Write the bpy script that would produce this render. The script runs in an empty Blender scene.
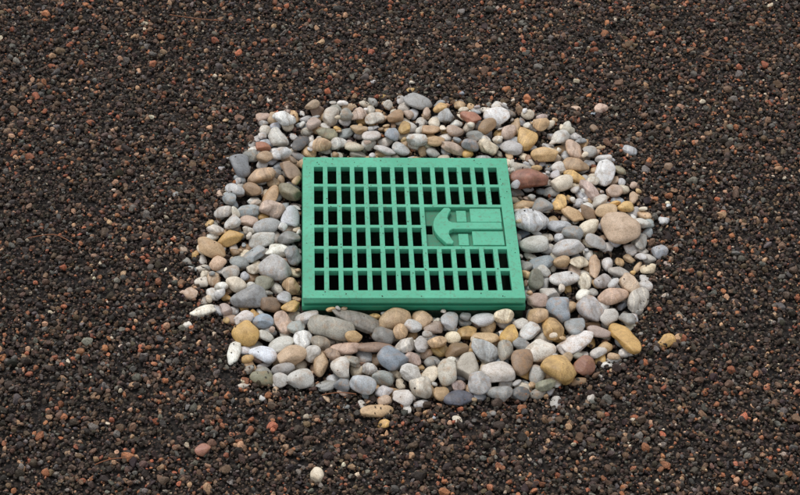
import bpy, bmesh, math, random
import numpy as np
from mathutils import Euler, Vector, Matrix

rng=np.random.default_rng(11); random.seed(7)
sc=bpy.context.scene
COL=sc.collection

def lin(c):
    c=np.asarray(c,float)/255.
    return np.where(c<=.04045,c/12.92,((c+.055)/1.055)**2.4)

# ------------------------------------------------------------------ camera
CAM=np.array([-0.203,-2.469,2.19]); ROT=[math.radians(a) for a in (48.19,-2.23,-2.34)]
cd=bpy.data.cameras.new("camera"); cam=bpy.data.objects.new("camera",cd); COL.objects.link(cam)
cam.location=CAM; cam.rotation_euler=ROT; cd.sensor_width=36; cd.lens=78.75
cd.clip_start=.05; cd.clip_end=500; sc.camera=cam
RM=np.array(Euler(ROT).to_matrix())
def plan(u,v,z=0.0):
    """survey coordinate of a stone -> ground position in metres"""
    d=RM@np.array([(u-400)/1750.,(247.5-v)/1750.,-1.]); t=(z-CAM[2])/d[2]
    return (CAM+d*t)[:2]

# ------------------------------------------------------------------ materials
def newmat(name):
    m=bpy.data.materials.new(name); m.use_nodes=True
    nt=m.node_tree; b=nt.nodes["Principled BSDF"]
    return m,nt,b
def N(nt,t,**k):
    n=nt.nodes.new(t)
    for a,v in k.items():
        if a.startswith("i_"): n.inputs[a[2:].replace("_"," ")].default_value=v
        else: setattr(n,a,v)
    return n
def ramp(nt,stops):
    r=nt.nodes.new("ShaderNodeValToRGB"); e=r.color_ramp.elements
    while len(e)<len(stops): e.new(.5)
    for s,(p,c) in zip(e,stops):
        s.position=p; s.color=(*c,1) if len(c)==3 else c
    return r
def mul(nt,a,b,fac=1.0,mode='MULTIPLY'):
    m=nt.nodes.new("ShaderNodeMix"); m.data_type='RGBA'; m.blend_type=mode
    if isinstance(fac,(int,float)): m.inputs[0].default_value=fac
    else: nt.links.new(fac,m.inputs[0])
    for s,x in ((6,a),(7,b)):
        if isinstance(x,tuple): m.inputs[s].default_value=(*x,1)
        else: nt.links.new(x,m.inputs[s])
    return m.outputs[2]

# pebble material
mp,nt,bs=newmat("river_stone"); L=nt.links.new
geo=N(nt,"ShaderNodeNewGeometry"); at=N(nt,"ShaderNodeAttribute",attribute_name="col"); ar=N(nt,"ShaderNodeAttribute",attribute_name="rnd")
off=N(nt,"ShaderNodeVectorMath",operation='MULTIPLY_ADD'); L(ar.outputs["Color"],off.inputs[0]); off.inputs[1].default_value=(7,7,7); L(geo.outputs["Position"],off.inputs[2])
P=off.outputs[0]
n1=N(nt,"ShaderNodeTexNoise",i_Scale=60.,i_Detail=5.,i_Roughness=.68,i_Distortion=.9); L(P,n1.inputs["Vector"])
r1=ramp(nt,[(.3,(.70,.66,.60)),(.5,(1,1,1)),(.72,(1.15,1.14,1.12))]); L(n1.outputs[0],r1.inputs[0])
c=mul(nt,at.outputs["Color"],r1.outputs[0])
n2=N(nt,"ShaderNodeTexNoise",i_Scale=520.,i_Detail=3.,i_Roughness=.7); L(P,n2.inputs["Vector"])
r2=ramp(nt,[(.36,(.62,.59,.56)),(.5,(1,1,1)),(.66,(1.14,1.14,1.14))]); L(n2.outputs[0],r2.inputs[0])
c=mul(nt,c,r2.outputs[0],.8)
wv=N(nt,"ShaderNodeTexWave",i_Scale=13.,i_Distortion=9.,i_Detail=4.); wv.inputs["Detail Scale"].default_value=1.3; L(P,wv.inputs["Vector"])
rw=ramp(nt,[(0,(.62,.58,.54)),(.16,(1,1,1)),(.92,(1,1,1)),(1,(1.45,1.42,1.36))]); L(wv.outputs[0],rw.inputs[0])
sx=N(nt,"ShaderNodeSeparateColor"); L(ar.outputs["Color"],sx.inputs[0])
mr=N(nt,"ShaderNodeMapRange"); L(sx.outputs[0],mr.inputs[0]); mr.inputs[1].default_value=.45; mr.inputs[2].default_value=.85; mr.inputs[4].default_value=.8
c=mul(nt,c,rw.outputs[0],mr.outputs[0])
n3=N(nt,"ShaderNodeTexNoise",i_Scale=70.,i_Detail=4.,i_Roughness=.65); L(P,n3.inputs["Vector"])
r3=ramp(nt,[(.50,(0,0,0)),(.68,(.6,.6,.6))]); L(n3.outputs[0],r3.inputs[0])
mst=N(nt,"ShaderNodeMath",operation='MULTIPLY'); L(r3.outputs[0],mst.inputs[0]); L(sx.outputs[1],mst.inputs[1])
c=mul(nt,c,tuple(lin((176,134,92))),mst.outputs[0],'MIX')
L(c,bs.inputs["Base Color"]); bs.inputs["Roughness"].default_value=.44; bs.inputs["Specular IOR Level"].default_value=.5
bp=N(nt,"ShaderNodeBump",i_Strength=.4,i_Distance=.0012); L(n2.outputs[0],bp.inputs["Height"]); L(bp.outputs[0],bs.inputs["Normal"])

# gravel grain material
mg,nt,bs=newmat("crushed_gravel"); L=nt.links.new
at=N(nt,"ShaderNodeAttribute",attribute_name="gcol",attribute_type='INSTANCER')
tc=N(nt,"ShaderNodeNewGeometry")
n1=N(nt,"ShaderNodeTexNoise",i_Scale=500.,i_Detail=1.5,i_Roughness=.7); L(tc.outputs["Position"],n1.inputs["Vector"])
r1=ramp(nt,[(.3,(.5,.48,.46)),(.7,(1.45,1.45,1.45))]); L(n1.outputs[0],r1.inputs[0])
c=mul(nt,at.outputs["Color"],r1.outputs[0]); L(c,bs.inputs["Base Color"])
bs.inputs["Roughness"].default_value=.7; bs.inputs["Specular IOR Level"].default_value=.32

# ground sheet material
ms,nt,bs=newmat("gravel_soil"); L=nt.links.new
tc=N(nt,"ShaderNodeNewGeometry")
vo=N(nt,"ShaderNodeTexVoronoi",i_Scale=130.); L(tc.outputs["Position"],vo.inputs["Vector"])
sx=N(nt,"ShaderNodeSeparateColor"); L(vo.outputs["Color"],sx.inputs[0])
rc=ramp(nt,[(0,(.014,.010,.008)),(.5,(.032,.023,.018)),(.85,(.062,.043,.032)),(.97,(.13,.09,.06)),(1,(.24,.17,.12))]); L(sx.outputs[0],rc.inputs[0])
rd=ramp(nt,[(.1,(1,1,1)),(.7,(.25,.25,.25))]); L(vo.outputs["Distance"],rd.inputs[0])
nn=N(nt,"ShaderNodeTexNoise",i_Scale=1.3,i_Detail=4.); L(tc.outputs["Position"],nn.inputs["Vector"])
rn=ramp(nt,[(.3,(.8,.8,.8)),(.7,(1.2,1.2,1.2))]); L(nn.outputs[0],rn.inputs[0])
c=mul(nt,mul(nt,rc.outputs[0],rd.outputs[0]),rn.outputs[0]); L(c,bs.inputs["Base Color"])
bs.inputs["Roughness"].default_value=.9
bp=N(nt,"ShaderNodeBump",i_Strength=.9,i_Distance=.004); bp.invert=True; L(vo.outputs["Distance"],bp.inputs["Height"]); L(bp.outputs[0],bs.inputs["Normal"])

def plastic(name,col,dirt=.5,lo=.54):
    m,nt,bs=newmat(name); L=nt.links.new
    tc=N(nt,"ShaderNodeNewGeometry")
    n=N(nt,"ShaderNodeTexNoise",i_Scale=14.,i_Detail=6.,i_Roughness=.65); L(tc.outputs["Position"],n.inputs["Vector"])
    r=ramp(nt,[(.3,(.80,.84,.82)),(.7,(1.13,1.07,1.09))]); L(n.outputs[0],r.inputs[0])
    c=mul(nt,tuple(lin(col)),r.outputs[0])
    n2=N(nt,"ShaderNodeTexNoise",i_Scale=150.,i_Detail=6.,i_Roughness=.78); L(tc.outputs["Position"],n2.inputs["Vector"])
    r2=ramp(nt,[(lo,(0,0,0)),(.75,(dirt,)*3)]); L(n2.outputs[0],r2.inputs[0])
    c=mul(nt,c,tuple(lin((98,104,82))),r2.outputs[0],'MIX')
    L(c,bs.inputs["Base Color"]); bs.inputs["Roughness"].default_value=.6; bs.inputs["Specular IOR Level"].default_value=.38
    n3=N(nt,"ShaderNodeTexNoise",i_Scale=900.,i_Detail=2.); L(tc.outputs["Position"],n3.inputs["Vector"])
    bp=N(nt,"ShaderNodeBump",i_Strength=.2,i_Distance=.0005); L(n3.outputs[0],bp.inputs["Height"]); L(bp.outputs[0],bs.inputs["Normal"])
    return m
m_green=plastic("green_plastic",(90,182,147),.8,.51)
m_tray=plastic("green_plastic_dirty_shaded",(58,138,108),.9,.44)  # recess shade painted into the base green, plus extra dirt
m_green2=plastic("green_plastic_sides_shaded",(48,140,106),.8)  # lid green in a shaded tone, painted on the side faces
m_inner=plastic("green_plastic_soiled_shaded_inside",(22,58,44),.9,.40)  # walls coloured dark to deepen the shade in the slots, plus dirt
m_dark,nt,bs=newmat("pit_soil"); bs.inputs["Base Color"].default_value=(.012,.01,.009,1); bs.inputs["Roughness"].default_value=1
m_twig,nt,bs=newmat("dry_needle"); bs.inputs["Base Color"].default_value=(*lin((138,88,58)),1); bs.inputs["Roughness"].default_value=.8

# ------------------------------------------------------------------ stone bed outline
OUT=[(192,290),(190,257),(216,208),(234,165),(262,114),(320,102),(420,95),(500,106),(560,118),(605,150),(636,184),(656,225),(655,280),(645,325),(634,362),(588,386),(540,400),(470,406),(400,412),(340,398),(280,392),(238,370),(226,330),(200,314)]
OUTG=np.array([plan(u,v) for u,v in OUT])
def inside_dist(x,y):
    x=np.asarray(x,float); y=np.asarray(y,float)
    ins=np.zeros(x.shape,bool); dm=np.full(x.shape,1e9)
    n=len(OUTG)
    for i in range(n):
        x1,y1=OUTG[i]; x2,y2=OUTG[(i+1)%n]
        cnd=((y1>y)!=(y2>y))
        with np.errstate(divide='ignore',invalid='ignore'):
            xi=(x2-x1)*(y-y1)/(y2-y1+1e-12)+x1
        ins^=cnd&(x<xi)
        dx,dy=x2-x1,y2-y1; t=np.clip(((x-x1)*dx+(y-y1)*dy)/(dx*dx+dy*dy),0,1)
        dm=np.minimum(dm,np.hypot(x-x1-t*dx,y-y1-t*dy))
    return np.where(ins,dm,-dm)
def ground_z(x,y):
    x=np.asarray(x,float); y=np.asarray(y,float)
    r=np.hypot(x,y)
    w=np.clip((r-.45)/.6,0,1)
    z=w*(.008*np.sin(x*3.1+1)*np.cos(y*2.3+.4)+.005*np.sin(x*7.3+y*5.1)+.004*np.cos(y*9.7-x*4.2+2))
    z=z*np.clip((30-r)/20,0,1)
    s=inside_dist(x,y); t=np.clip((s+.005)/.06,0,1); t=t*t*(3-2*t)
    return z-.012*t

# ------------------------------------------------------------------ ground sheet (one sheet, opening for the box)
def lines():
    f=list(np.arange(-2.2,2.2001,.04)); f=[a for a in f if abs(abs(a)-.196)>.012]+[-.196,.196]
    o=[2.6,3.2,4,5,7,10,15,25,45,90,200]
    return np.array(sorted(f+o+[-a for a in o]))
gx=lines(); gy=lines()
X,Y=np.meshgrid(gx,gy,indexing='ij'); Z=ground_z(X,Y)-.003
nx,ny=len(gx),len(gy)
V=np.stack([X.ravel(),Y.ravel(),Z.ravel()],1)
F=[]
for i in range(nx-1):
    for j in range(ny-1):
        cx=(gx[i]+gx[i+1])/2; cy=(gy[j]+gy[j+1])/2
        if abs(cx)<.196 and abs(cy)<.196: continue
        F.append((i*ny+j,(i+1)*ny+j,(i+1)*ny+j+1,i*ny+j+1))
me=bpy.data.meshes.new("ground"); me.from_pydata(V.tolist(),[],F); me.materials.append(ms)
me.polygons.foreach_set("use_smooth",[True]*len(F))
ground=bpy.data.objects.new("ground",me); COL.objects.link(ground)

# ------------------------------------------------------------------ stones
PAL=dict(W=(244,241,234),C=(241,228,204),L=(212,209,203),B=(166,173,176),G=(160,159,154),D=(106,107,108),
         T=(216,184,144),Y=(222,182,116),P=(212,186,166),R=(174,118,94),N=(162,134,106),O=(156,152,126))
S='''417 103 25 16 0 G;332 116 18 15 80 L;345 117 14 12 0 G;357 116 16 12 20 P;496 117 25 17 -5 W;327 132 20 14 0 O;405 128 17 12 80 Y;278 137 22 18 -30 L
299 142 22 15 60 D;340 144 18 14 0 W;371 137 21 17 60 L;384 149 24 11 -10 L;430 128 18 12 0 T;456 130 17 12 0 P;475 134 18 11 -20 G;416 141 22 13 0 W;455 146 26 12 0 P;527 138 24 19 60 Y
541 125 16 12 0 T;563 141 16 13 0 L;545 156 25 14 0 T;572 148 24 15 -60 P;590 152 16 12 0 L;601 107 12 11 0 P;285 121 24 12 -10 W;262 116 14 10 0 P;241 167 22 18 -50 G;266 158 16 12 0 T
290 172 26 17 -60 N;263 177 30 14 10 T;605 174 26 19 80 W;529 182 38 25 10 R;575 165 26 13 -10 T;518 168 16 12 0 L;561 184 20 14 0 P;590 191 24 12 -50 P;630 150 13 9 0 L;212 250 30 17 -15 T
224 213 17 12 0 L;231 238 25 16 10 Y;250 210 27 13 0 B;290 215 22 18 80 W;265 225 24 16 0 L;262 240 26 13 5 L;236 223 18 12 20 L;292 238 22 17 0 G;275 271 30 21 -10 L;250 298 36 23 15 B
264 284 22 14 0 O;191 293 14 12 0 P;203 311 22 13 0 W;240 262 20 13 0 G;229 272 18 13 0 L;294 286 18 14 0 T;236 350 26 13 80 W;248 338 26 21 -10 Y;278 343 25 19 0 L;291 358 28 21 0 T
303 340 22 19 60 W;335 330 46 19 -10 G;364 325 58 17 -12 G;343 349 26 14 0 P;394 360 29 24 0 B;372 345 40 15 -5 N;361 387 25 17 -10 L;368 368 17 12 0 L;342 371 23 19 -60 W;300 380 26 17 10 L
285 369 20 13 0 G;390 317 32 19 20 T;420 318 20 17 0 T;402 398 22 14 0 L;421 390 24 19 -10 C;376 411 30 12 0 T;430 373 20 16 60 P;447 375 24 20 80 C;467 366 28 22 70 L;484 351 28 18 -20 L
497 375 29 27 0 W;480 386 22 20 0 L;461 397 27 20 0 D;520 365 26 21 60 N;509 335 24 18 60 Y;537 353 28 22 0 W;560 373 34 26 -15 Y;584 366 20 17 0 R;624 340 44 22 -68 Y;599 352 18 13 30 L
575 343 40 16 25 W;552 330 27 22 60 Y;574 326 24 20 80 B;593 311 27 21 -20 L;559 312 26 23 -60 B;536 317 20 15 0 T;548 294 20 16 0 L;565 279 27 18 0 W;584 281 18 14 60 C;532 223 34 23 -5 W
620 232 36 30 -20 P;560 224 22 14 0 L;541 206 20 15 0 G;596 243 22 12 -15 L;568 249 27 15 0 L;595 263 30 11 75 T;619 270 20 14 0 L;631 285 22 16 -50 P;638 302 27 18 40 L;612 296 30 18 0 P
659 251 16 13 0 L;667 341 19 11 10 Y;575 212 22 14 -30 T;590 212 20 12 -30 N;556 400 10 14 0 L;518 395 18 12 0 D;317 476 14 13 60 C;203 450 14 12 0 R;405 345 22 16 40 L;440 345 18 13 0 T
456 349 24 15 5 N;470 330 22 16 20 Y;488 320 22 14 0 L;447 322 20 16 60 L;420 345 18 15 70 L;436 327 20 13 0 P;530 332 22 15 30 W;523 345 16 12 0 G;484 337 26 14 -5 T;505 352 20 15 80 G
410 372 20 16 0 W;383 376 22 14 0 B;320 362 22 14 70 T;310 321 24 16 10 L;283 322 22 18 -60 P;264 322 18 14 0 B;295 306 20 15 30 Y;268 302 18 15 0 N;322 345 20 14 0 G;265 354 28 16 -5 W
264 378 22 14 0 O;325 384 22 14 20 B;345 384 16 12 0 G;383 391 18 13 0 L;442 393 20 15 70 T;500 394 24 14 0 G;538 373 18 14 40 L;545 388 18 12 0 O;600 332 22 14 0 P;608 315 22 14 30 L
622 318 20 13 -40 G;642 285 14 12 0 L;648 268 14 12 0 P;604 280 20 13 20 L;585 297 18 14 60 W;577 262 20 13 0 P;545 262 26 15 10 B;535 245 26 16 0 W;536 282 18 15 80 O;540 300 20 14 0 P
558 262 16 12 0 T;572 235 20 14 -20 G;588 228 22 14 30 P;604 210 22 15 0 T;622 208 16 12 0 Y;640 226 16 12 0 L;641 244 16 12 60 G;560 203 20 15 60 Y;525 203 22 14 0 T;614 190 16 12 0 P
598 200 16 12 0 L;560 168 14 12 0 W;577 178 22 11 -30 Y;604 160 16 10 0 W;620 170 13 10 0 O;508 132 20 14 50 P;512 146 20 13 0 L;487 128 20 13 30 N;470 118 20 13 -30 R;447 115 16 12 0 L
437 141 18 14 40 T;392 135 16 14 80 B;395 116 18 12 0 N;375 118 20 12 20 L;440 108 14 10 0 Y;469 146 18 12 0 G;485 146 20 12 0 P;400 148 16 12 0 L;358 130 16 13 0 T;352 146 20 13 -10 P
313 124 18 13 40 P;312 108 14 10 0 T;322 147 16 12 0 T;262 147 16 12 0 R;280 155 22 12 15 L;253 156 16 12 0 G;253 190 20 13 0 N;270 195 22 15 50 T;290 193 24 15 -30 O;236 192 18 12 0 L
230 200 14 12 0 B;272 210 22 14 0 P;250 222 18 12 0 P;278 252 24 15 0 W;256 254 22 14 30 B;294 256 18 17 80 G;236 285 20 15 -20 C;258 270 16 12 0 P;218 263 16 12 0 P;222 286 14 11 0 W
282 300 16 14 60 L;215 230 16 11 0 L;243 322 20 14 20 L;226 310 14 12 0 P;262 338 16 12 0 L;280 381 16 12 0 L;296 330 16 12 0 B;312 358 16 13 0 L;332 358 18 12 0 N;352 362 18 13 -20 B
355 340 18 12 0 T;380 335 22 14 -10 G;398 335 18 14 40 T;404 326 18 13 0 L;455 335 16 12 0 C;500 320 18 13 0 P;517 322 16 12 0 W;410 358 16 12 0 P;384 400 14 11 0 P;455 382 14 11 0 P'''
pts=[]
for e in S.replace("\n",";").split(";"):
    q=e.split(); pts.append([float(a) for a in q[:5]]+[q[5]])

H_N=4e-3/2
hx=np.arange(-.6,.62,H_N); hy=np.arange(-.62,.72,H_N)
HX,HY=np.meshgrid(hx,hy,indexing='ij'); Hm=ground_z(HX,HY)
def mk(cx,cy,a,b,ang,code,key,th=None):
    c=min(a,b)*rng.uniform(.42,.72) if th is None else th
    col=np.array(PAL[code],float); wm=rng.normal(0,1.)*4
    col=col*rng.uniform(.86,1.04)+np.array([wm,wm*.25,-wm])+rng.normal(0,1.,3)
    return dict(p=np.array([cx,cy]),a=a,b=b,c=c,ang=ang,col=np.clip(col,20,248),key=key)
keys=[]
for u,v,Ln,Sn,an,code in pts:
    x,y=plan(u,v,.006)
    sc_=1750/np.linalg.norm(CAM-np.array([x,y,0]))
    if an==0: an=rng.uniform(-22,22); Ln*=rng.uniform(1.0,1.15); Sn*=rng.uniform(.88,1.02)
    if code=='P' and Ln<24 and rng.random()<.3: code='C'
    th=math.radians(an); R2=np.array([[math.cos(th),-math.sin(th)],[math.sin(th),math.cos(th)]])
    M=np.diag([1,1/.78])@R2@np.diag([Ln/2,Sn/2])/sc_
    U,s,_=np.linalg.svd(M)
    g=1.10 if Ln*Sn>300 else 1.07
    keys.append(mk(x,y,s[0]*g,s[1]*g,math.atan2(U[1,0],U[0,0]),code,True))
def rad(s,d):
    ca,sa=math.cos(s['ang']),math.sin(s['ang']); x=ca*d[0]+sa*d[1]; y=-sa*d[0]+ca*d[1]
    return 1/math.sqrt((x/s['a'])**2+(y/s['b'])**2)
def pushbox(s):
    ca,sa=math.cos(s['ang']),math.sin(s['ang'])
    ex=math.hypot(s['a']*ca,s['b']*sa); ey=math.hypot(s['a']*sa,s['b']*ca)
    px=.203+ex*.93-abs(s['p'][0]); py=.203+ey*.93-abs(s['p'][1])
    if px>0 and py>0:
        if px<py: s['p'][0]+=math.copysign(px,s['p'][0])
        else: s['p'][1]+=math.copysign(py,s['p'][1])
def relax(A,it,k=.5,lim=.86):
    for _ in range(it):
        Pn=np.array([s['p'] for s in A])
        for i in range(len(A)):
            d=Pn-Pn[i]; dd=np.hypot(d[:,0],d[:,1])
            for j in np.nonzero((dd<.1)&(np.arange(len(A))>i))[0]:
                u=(A[j]['p']-A[i]['p']); l=np.linalg.norm(u)+1e-9; u=u/l
                ov=(rad(A[i],u)+rad(A[j],u))*lim-l
                if ov>0:
                    wi=A[j]['a']*A[j]['b']; wj=A[i]['a']*A[i]['b']; t=wi/(wi+wj)
                    A[i]['p']=A[i]['p']-u*ov*k*t; A[j]['p']=A[j]['p']+u*ov*k*(1-t)
        for s in A: pushbox(s)
relax(keys,16)
low=[]
codes=list("WWWWLLLLBGGTTTYPNCCC")
tries=0
while len(low)<560 and tries<9000:
    tries+=1
    x=rng.uniform(-.52,.55); y=rng.uniform(-.45,.55)
    if abs(x)<.2 and abs(y)<.2: continue
    d=float(inside_dist(np.array([x]),np.array([y]))[0])
    if d<.012: continue
    a=rng.uniform(.012,.019); b=a*rng.uniform(.55,.9)
    s=mk(x,y,a,b,rng.uniform(0,math.pi),random.choice(codes),False,b*rng.uniform(.5,.65)); pushbox(s)
    if any(np.hypot(*(s['p']-t['p']))<(a+t['a'])*.66 for t in low): continue
    low.append(s)
fill=[]; tries=0
while len(fill)<240 and tries<16000:
    tries+=1
    x=rng.uniform(-.6,.64); y=rng.uniform(-.52,.62)
    d=float(inside_dist(np.array([x]),np.array([y]))[0])
    if d<-.09 or (d<0 and rng.random()>.16*math.exp(d/.04)) : continue
    a=rng.uniform(.006,.015) if d>.01 else rng.uniform(.005,.012)
    b=a*rng.uniform(.5,.95)
    s=mk(x,y,a,b,rng.uniform(0,math.pi),random.choice(codes),False); pushbox(s)
    ok=True
    for t in keys+fill:
        u=s['p']-t['p']; l=np.linalg.norm(u)
        if l<.09:
            u=u/(l+1e-9)
            if l<(rad(s,u)+rad(t,u))*.82: ok=False;break
    if ok: fill.append(s)
print("low",len(low),"fill",len(fill),"keys",len(keys))

def settle(s,pct,maxt):
    r=max(s['a'],s['b'])*1.02; cx,cy=s['p']
    i0=int((cx-r-hx[0])/H_N); i1=int((cx+r-hx[0])/H_N)+2; j0=int((cy-r-hy[0])/H_N); j1=int((cy+r-hy[0])/H_N)+2
    i0c,j0c=max(i0,0),max(j0,0)
    sub=Hm[i0c:i1,j0c:j1]; xx=HX[i0c:i1,j0c:j1]-cx; yy=HY[i0c:i1,j0c:j1]-cy
    Rz=np.array(Matrix.Rotation(s['ang'],3,'Z'))
    if sub.size<9 or i1<0 or j1<0:
        s['R']=Rz; s['z']=float(ground_z(np.array([cx]),np.array([cy]))[0])+s['c']*.75; return
    m=(xx**2+yy**2)<(r*.9)**2
    A=np.stack([xx[m],yy[m],np.ones(m.sum())],1); g,_,_,_=np.linalg.lstsq(A,sub[m],rcond=None)
    sl=np.array([g[0],g[1]])*.8+rng.normal(0,.12,2); k=np.hypot(*sl)
    if k>maxt: sl*=maxt/k
    nrm=np.array([-sl[0],-sl[1],1.]); nrm/=np.linalg.norm(nrm)
    q=Vector((0,0,1)).rotation_difference(Vector(nrm)); R=np.array(q.to_matrix())@Rz
    Q=np.linalg.inv(R@np.diag([s['a']**2,s['b']**2,s['c']**2])@R.T)
    bq=Q[0,2]*xx+Q[1,2]*yy; cq=Q[0,0]*xx**2+2*Q[0,1]*xx*yy+Q[1,1]*yy**2-1
    disc=bq**2-Q[2,2]*cq; mm=disc>0
    sq=np.sqrt(np.where(mm,disc,0)); zl=(-bq-sq)/Q[2,2]; zu=(-bq+sq)/Q[2,2]
    z0=np.percentile((sub-zl)[mm],pct)
    dd=float(inside_dist(np.array([cx]),np.array([cy]))[0])
    z0-=s['c']*.30*min(max((.05-dd)/.05,0),1)      # rim stones are bedded in the gravel
    sub[mm]=np.maximum(sub[mm],z0+zu[mm]); s['R']=R; s['z']=z0
for s in low: settle(s,70,.5)
order=sorted(keys,key=lambda s:-s['a']*s['b'])
for s in order: settle(s,74,.42)
for s in fill: settle(s,82,.45)
stones=low+keys+fill

bm=bmesh.new(); bmesh.ops.create_icosphere(bm,subdivisions=4,radius=1)
ico=np.array([v.co[:] for v in bm.verts]); icf=np.array([[v.index for v in f.verts] for f in bm.faces]); bm.free()
bm=bmesh.new(); bmesh.ops.create_icosphere(bm,subdivisions=3,radius=1)
ico3=np.array([v.co[:] for v in bm.verts]); icf3=np.array([[v.index for v in f.verts] for f in bm.faces]); bm.free()
def pebble(base):
    p=base.copy()
    e=rng.uniform(2.0,2.7); l=(np.abs(p)**e).sum(1)**(1/e); p=p/l[:,None]
    for _ in range(rng.integers(3,7)):      # worn facets
        n=rng.normal(size=3); n[2]*=.7; n/=np.linalg.norm(n); h=rng.uniform(.66,.92)
        d=p@n; ex=np.maximum(d-h,0); p=p-np.outer(ex*.8,n)
    d=np.zeros(len(p))
    for k_,am in ((1.6,.065),(2.8,.025),(6,.005)):
        for _ in range(3):
            k=rng.normal(size=3)*k_; d+=am*np.sin(p@k+rng.uniform(0,6.28))
    p=p*(1+d)[:,None]
    t=rng.uniform(-.22,.22); p[:,1]*=1+t*p[:,0]; p[:,2]*=1+rng.uniform(-.2,.2)*p[:,0]
    return p/np.abs(p).max(0)
VV=[];FF=[];CC=[];RR=[];o=0
for s in stones:
    base,f=(ico,icf) if s['key'] else (ico3,icf3)
    p=pebble(base)*np.array([s['a'],s['b'],s['c']])
    p=p@s['R'].T+np.array([s['p'][0],s['p'][1],s['z']])
    VV.append(p);FF.append(f+o);o+=len(p)
    cl=lin(s['col'])*.9
    CC.append(np.tile([*cl,1.],(len(p),1))); RR.append(np.tile([*rng.random(3),1.],(len(p),1)))
VV=np.concatenate(VV);FF=np.concatenate(FF);CC=np.concatenate(CC);RR=np.concatenate(RR)
me=bpy.data.meshes.new("river_pebbles")
me.vertices.add(len(VV)); me.vertices.foreach_set("co",VV.ravel())
me.loops.add(FF.size); me.loops.foreach_set("vertex_index",FF.ravel().astype(np.int32))
me.polygons.add(len(FF)); me.polygons.foreach_set("loop_start",np.arange(0,FF.size,3,dtype=np.int32))
me.update(calc_edges=True); me.polygons.foreach_set("use_smooth",np.ones(len(FF),bool))
for nm,arr in (("col",CC),("rnd",RR)):
    a_=me.attributes.new(nm,'FLOAT_COLOR','POINT'); a_.data.foreach_set("color",arr.ravel())
me.materials.append(mp)
peb=bpy.data.objects.new("river_pebbles",me); COL.objects.link(peb)

# ------------------------------------------------------------------ valve box
ZT=.036
box=bpy.data.objects.new("drain_grate_box",None); COL.objects.link(box)
def add(name,me,mat,bev=None,solid=None):
    ob=bpy.data.objects.new(name,me); COL.objects.link(ob); ob.parent=box; me.materials.append(mat)
    if solid:
        m=ob.modifiers.new("s",'SOLIDIFY'); m.thickness=solid; m.offset=-1
    if bev:
        m=ob.modifiers.new("b",'BEVEL'); m.width=bev; m.segments=2; m.limit_method='ANGLE'; m.angle_limit=math.radians(40)
    return ob
def cells(name,xs,ys,hole,z,mat,thick,bev):
    nx,ny=len(xs),len(ys); v=[(x,y,z) for x in xs for y in ys]; f=[]
    for i in range(nx-1):
        for j in range(ny-1):
            if not hole(i,j): f.append((i*ny+j,(i+1)*ny+j,(i+1)*ny+j+1,i*ny+j+1))
    b=bmesh.new(); bv=[b.verts.new(p) for p in v]
    for q in f: b.faces.new([bv[k] for k in q])
    for w in [w for w in b.verts if not w.link_faces]: b.verts.remove(w)
    me=bpy.data.meshes.new(name); b.to_mesh(me); b.free()
    return add(name,me,mat,bev,thick)
NC,NR=14,6
x0,x1=-.183,.182; y0,y1=-.1835,.1745
px=(x1-x0)/NC; py=(y1-y0)/NR
xs=[-.2]; 
for i in range(NC): xs+= [x0+i*px+px*.17, x0+(i+1)*px-px*.17]
xs.append(.2)
ys=[-.2]
for j in range(NR): ys+= [y0+j*py+py*.068, y0+(j+1)*py-py*.068]
ys.append(.2)
def hole(i,j):
    if i%2==1 and j%2==1: return True
    if 17<=i<=27 and 5<=j<=7: return True   # opening for the handle
    return False
cells("lid",xs,ys,hole,ZT,m_green,.012,.0008)
hx0,hx1=xs[17],xs[28]; hy0,hy1=ys[5],ys[8]; hc=(hy0+hy1)/2
def poly(name,pts,z,thick,mat,bev=.0012):
    b=bmesh.new(); vs=[b.verts.new((*p,z)) for p in pts]
    b.faces.new(vs); b.normal_update()
    for f in b.faces:
        if f.normal.z<0: f.normal_flip()
    r=bmesh.ops.extrude_face_region(b,geom=b.faces[:]+b.edges[:])
    for v in [g for g in r['geom'] if isinstance(g,bmesh.types.BMVert)]: v.co.z-=thick
    bmesh.ops.recalc_face_normals(b,faces=b.faces[:])
    me=bpy.data.meshes.new(name); b.to_mesh(me); b.free(); return add(name,me,mat,bev)
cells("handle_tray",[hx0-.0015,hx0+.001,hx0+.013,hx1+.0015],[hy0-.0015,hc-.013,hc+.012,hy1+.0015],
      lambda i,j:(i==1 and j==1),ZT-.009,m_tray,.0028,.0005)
h=(hy1-hy0)/2
cap=[(hx0+.014,0),(hx0+.0150,.011),(hx0+.0180,.021),(hx0+.0235,.032),(hx0+.030,.041),(hx0+.037,h-.004),(hx0+.047,h-.004),(hx0+.050,h-.010),(hx0+.045,.034),(hx0+.042,.023),(hx0+.044,.0140),(hx0+.050,.0095),(hx0+.120,.0095),(hx1-.004,.0095)]
ptsH=cap+[(x,-y) for x,y in reversed(cap) if y!=0]
poly("handle_grip",[(x,hc+y) for x,y in ptsH],ZT+.0022,.0107,m_green,.0014)
for sgn in (1,-1):
    q=[(hx0+.086,.0130),(hx1-.003,.0130),(hx1-.003,h-.0035),(hx0+.086,h-.0035)]
    poly("hinge_pad",[(x,hc+sgn*y) for x,y in q],ZT-.0004,.0083,m_green,.001)
    q=[(hx0+.060,.017),(hx0+.079,.017),(hx0+.079,h-.006),(hx0+.060,h-.006)]
    poly("tray_rib",[(x,hc+sgn*y) for x,y in q],ZT-.0035,.005,m_green,.001)
def boxm(name,x0,x1,y0,y1,z0,z1,mat,bev=.001):
    b=bmesh.new(); bmesh.ops.create_cube(b,size=1)
    for v in b.verts: v.co=((x0+x1)/2+v.co.x*(x1-x0),(y0+y1)/2+v.co.y*(y1-y0),(z0+z1)/2+v.co.z*(z1-z0))
    me=bpy.data.meshes.new(name); b.to_mesh(me); b.free(); return add(name,me,mat,bev)
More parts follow.
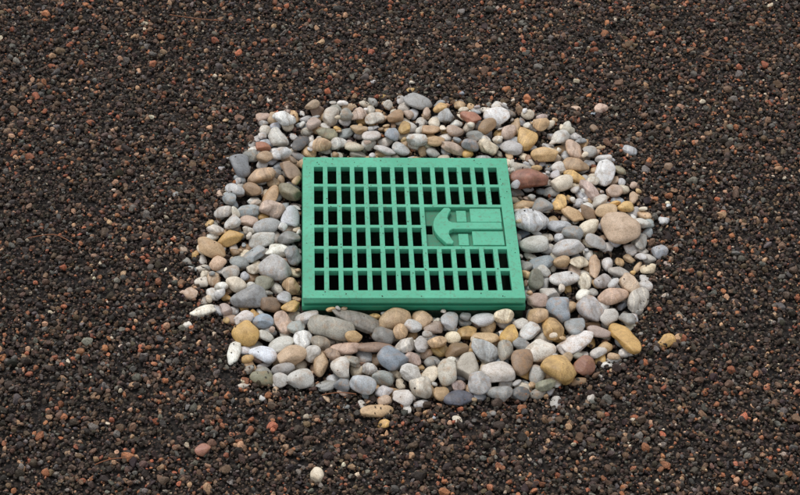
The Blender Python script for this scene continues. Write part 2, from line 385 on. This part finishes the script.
def frame(name,o,i,z0,z1,mat,bev=.0015):
    b=bmesh.new()
    def ring(r,z): return [b.verts.new((sx*r,sy*r,z)) for sx,sy in((-1,-1),(1,-1),(1,1),(-1,1))]
    a,c,d,e=ring(o,z0),ring(o,z1),ring(i,z1),ring(i,z0)
    for k in range(4):
        n=(k+1)%4
        b.faces.new((a[k],a[n],c[n],c[k])); b.faces.new((c[k],c[n],d[n],d[k])); b.faces.new((d[k],d[n],e[n],e[k])); b.faces.new((e[k],e[n],a[n],a[k]))
    me=bpy.data.meshes.new(name); b.to_mesh(me); b.free(); return add(name,me,mat,bev)
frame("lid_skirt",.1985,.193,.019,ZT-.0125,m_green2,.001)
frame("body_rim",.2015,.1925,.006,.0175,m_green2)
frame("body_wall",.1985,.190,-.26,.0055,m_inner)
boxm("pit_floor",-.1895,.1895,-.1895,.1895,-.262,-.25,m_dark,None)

# ------------------------------------------------------------------ gravel (instanced grains)
pc=bpy.data.collections.new("gravel_grains")
for k in range(10):
    bm=bmesh.new(); bmesh.ops.create_icosphere(bm,subdivisions=2,radius=1)
    co=np.array([v.co[:] for v in bm.verts])
    for _ in range(9):
        n=rng.normal(size=3); n/=np.linalg.norm(n); hh=rng.uniform(.5,.85)
        d=co@n; co=co-np.outer(np.maximum(d-hh,0),n)
    co+=rng.normal(0,.03,co.shape)
    co*=np.array([1,rng.uniform(.65,.95),rng.uniform(.5,.85)]); co/=np.abs(co).max()
    for v,c_ in zip(bm.verts,co): v.co=c_
    me=bpy.data.meshes.new("grain"); bm.to_mesh(me); bm.free(); me.materials.append(mg)
    pc.objects.link(bpy.data.objects.new("grain_%d"%k,me))
def scatter(n,xr,yr): return rng.uniform(*xr,n),rng.uniform(*yr,n)
G=[]
def push(x,y,z,s): G.append(np.stack([x,y,z,s],1))
n=225000
x,y=scatter(n,(-1.3,1.2),(-.98,1.28))
s=np.exp(rng.normal(math.log(.0029),.44,n)); s=np.clip(s,.0016,.0115)
d=inside_dist(x,y)
keep=~((np.abs(x)<.205)&(np.abs(y)<.205)); keep&=(d<.02)|(rng.random(n)<.4)
x,y,s,d=x[keep],y[keep],s[keep],d[keep]
z=ground_z(x,y)+s*.25+np.abs(rng.normal(0,.0020,len(x)))
push(x,y,z,s)
n=90000; r=4.2*np.sqrt(rng.uniform(0,1,n))**1.3+.9; t=rng.uniform(0,2*math.pi,n); x=r*np.cos(t);y=.15+r*np.sin(t)
k=(x<-1.3)|(x>1.2)|(y<-.98)|(y>1.28); x,y=x[k],y[k]; s=np.clip(np.exp(rng.normal(math.log(.005),.3,len(x))),.002,.012)
push(x,y,ground_z(x,y)+s*.3,s)
n=26000; x,y=scatter(n,(-.58,.60),(-.55,.66)); d=inside_dist(x,y)
pr=np.where(d>.05,.005,np.where(d>.02,.025,.12))*(d>-.03)
k=(rng.random(n)<pr)&~((np.abs(x)<.205)&(np.abs(y)<.205)); x,y=x[k],y[k]
ii=np.clip(((x-hx[0])/H_N).astype(int),0,len(hx)-1); jj=np.clip(((y-hy[0])/H_N).astype(int),0,len(hy)-1)
s=rng.uniform(.0010,.0024,len(x)); push(x,y,Hm[ii,jj]+s*.1,s)
n=900; x,y=scatter(n,(-.197,.197),(-.197,.197)); 
def solid(x,y):
    i=np.searchsorted(xs,x)-1; j=np.searchsorted(ys,y)-1
    return not hole(i,j)
k=np.array([solid(a,b) for a,b in zip(x,y)])&(rng.random(n)<.3); x,y=x[k],y[k]; s=rng.uniform(.0004,.0014,len(x))
push(x,y,np.full(len(x),ZT)+s*.5,s)
G=np.concatenate(G); n=len(G); print("grains",n)
gp=np.array([(54,45,39),(68,57,48),(89,72,60),(114,90,71),(154,102,72),(112,106,98),(84,79,74),(176,140,110),(204,186,162),(158,96,70)],float)
pw=np.array([.29,.27,.18,.10,.028,.05,.065,.020,.008,.014]); pw/=pw.sum()
idx=rng.choice(len(gp),n,p=pw)
big=G[:,3]>.0052
sw=big&(rng.random(n)<.24); idx[sw]=rng.choice([3,4,5,7,9],sw.sum(),p=[.30,.24,.20,.14,.12])
gc=lin(gp[idx]*rng.uniform(.8,1.15,(n,1))+rng.normal(0,2.,(n,3)))*1.05
gc*= (1+.15*np.sin(G[:,0]*2.1+1.3)*np.cos(G[:,1]*1.7))[:,None]
gc=np.clip(gc,.004,.8)
me=bpy.data.meshes.new("gravel"); me.vertices.add(n); me.vertices.foreach_set("co",G[:,:3].ravel())
a_=me.attributes.new("gcol",'FLOAT_COLOR','POINT'); a_.data.foreach_set("color",np.concatenate([gc,np.ones((n,1))],1).ravel())
a_=me.attributes.new("gscl",'FLOAT','POINT'); a_.data.foreach_set("value",G[:,3].astype(np.float32))
a_=me.attributes.new("grot",'FLOAT_VECTOR','POINT'); rt=rng.uniform(0,2*math.pi,(n,3)); rt[:,:2]=rng.normal(0,.5,(n,2)); a_.data.foreach_set("vector",rt.ravel())
a_=me.attributes.new("gidx",'INT','POINT'); a_.data.foreach_set("value",rng.integers(0,10,n).astype(np.int32))
me.materials.append(mg)
gob=bpy.data.objects.new("gravel",me); COL.objects.link(gob)
ng=bpy.data.node_groups.new("gravel_scatter",'GeometryNodeTree')
ng.interface.new_socket("Geometry",in_out='INPUT',socket_type='NodeSocketGeometry'); ng.interface.new_socket("Geometry",in_out='OUTPUT',socket_type='NodeSocketGeometry')
gi=ng.nodes.new("NodeGroupInput"); go=ng.nodes.new("NodeGroupOutput")
ci=ng.nodes.new("GeometryNodeCollectionInfo"); ci.inputs["Collection"].default_value=pc; ci.inputs["Separate Children"].default_value=True; ci.inputs["Reset Children"].default_value=True
ip=ng.nodes.new("GeometryNodeInstanceOnPoints"); ip.inputs["Pick Instance"].default_value=True
def na(nm,t):
    q=ng.nodes.new("GeometryNodeInputNamedAttribute"); q.data_type=t; q.inputs["Name"].default_value=nm
    return [o for o in q.outputs if o.enabled and o.name=="Attribute"][0]
gl=ng.links.new
gl(gi.outputs[0],ip.inputs["Points"]); gl(ci.outputs[0],ip.inputs["Instance"])
gl(na("gidx",'INT'),ip.inputs["Instance Index"])
e2r=ng.nodes.new("FunctionNodeEulerToRotation"); gl(na("grot",'FLOAT_VECTOR'),e2r.inputs[0]); gl(e2r.outputs[0],ip.inputs["Rotation"])
gl(na("gscl",'FLOAT'),ip.inputs["Scale"]); gl(ip.outputs[0],go.inputs[0])
md=gob.modifiers.new("scatter",'NODES'); md.node_group=ng

# ------------------------------------------------------------------ dry needles
def needle(pts3,r):
    cu=bpy.data.curves.new("dry_pine_needle",'CURVE'); cu.dimensions='3D'; cu.bevel_depth=r; cu.bevel_resolution=1
    sp=cu.splines.new('NURBS'); sp.points.add(len(pts3)-1); sp.use_endpoint_u=True; sp.order_u=3
    for q,p in zip(sp.points,pts3): q.co=(*p,1)
    cu.materials.append(m_twig); ob=bpy.data.objects.new("dry_pine_needle",cu); COL.objects.link(ob)
for uv in ([(28,243),(48,239),(62,241),(74,250)],[(170,19),(195,24),(224,26)],[(322,400),(340,396),(356,400)],[(95,470),(112,462),(130,464)],[(700,60),(712,66),(726,66)]):
    needle([(*plan(u,v),.012+.001*i) for i,(u,v) in enumerate(uv)],.0009)

# ------------------------------------------------------------------ light
EL,AZ=math.radians(58),math.radians(-30)
sd=Vector((math.sin(AZ)*math.cos(EL),math.cos(AZ)*math.cos(EL),math.sin(EL)))
sl=bpy.data.lights.new("sun",'SUN'); sl.energy=1.4; sl.angle=math.radians(24); sl.color=(1,.96,.91)
so=bpy.data.objects.new("sun",sl); COL.objects.link(so); so.rotation_euler=sd.to_track_quat('Z','Y').to_euler()
w=bpy.data.worlds.new("World"); sc.world=w; w.use_nodes=True; nt=w.node_tree
bg=nt.nodes["Background"]; sk=nt.nodes.new("ShaderNodeTexSky"); sk.sky_type='NISHITA'; sk.sun_disc=False
sk.sun_elevation=EL; sk.sun_rotation=AZ
hs=nt.nodes.new("ShaderNodeHueSaturation"); hs.inputs["Saturation"].default_value=.2; hs.inputs["Value"].default_value=1.22
nt.links.new(sk.outputs[0],hs.inputs["Color"]); nt.links.new(hs.outputs[0],bg.inputs[0]); bg.inputs[1].default_value=.15
sc.view_settings.view_transform='Standard'; sc.view_settings.look='None'; sc.view_settings.exposure=0
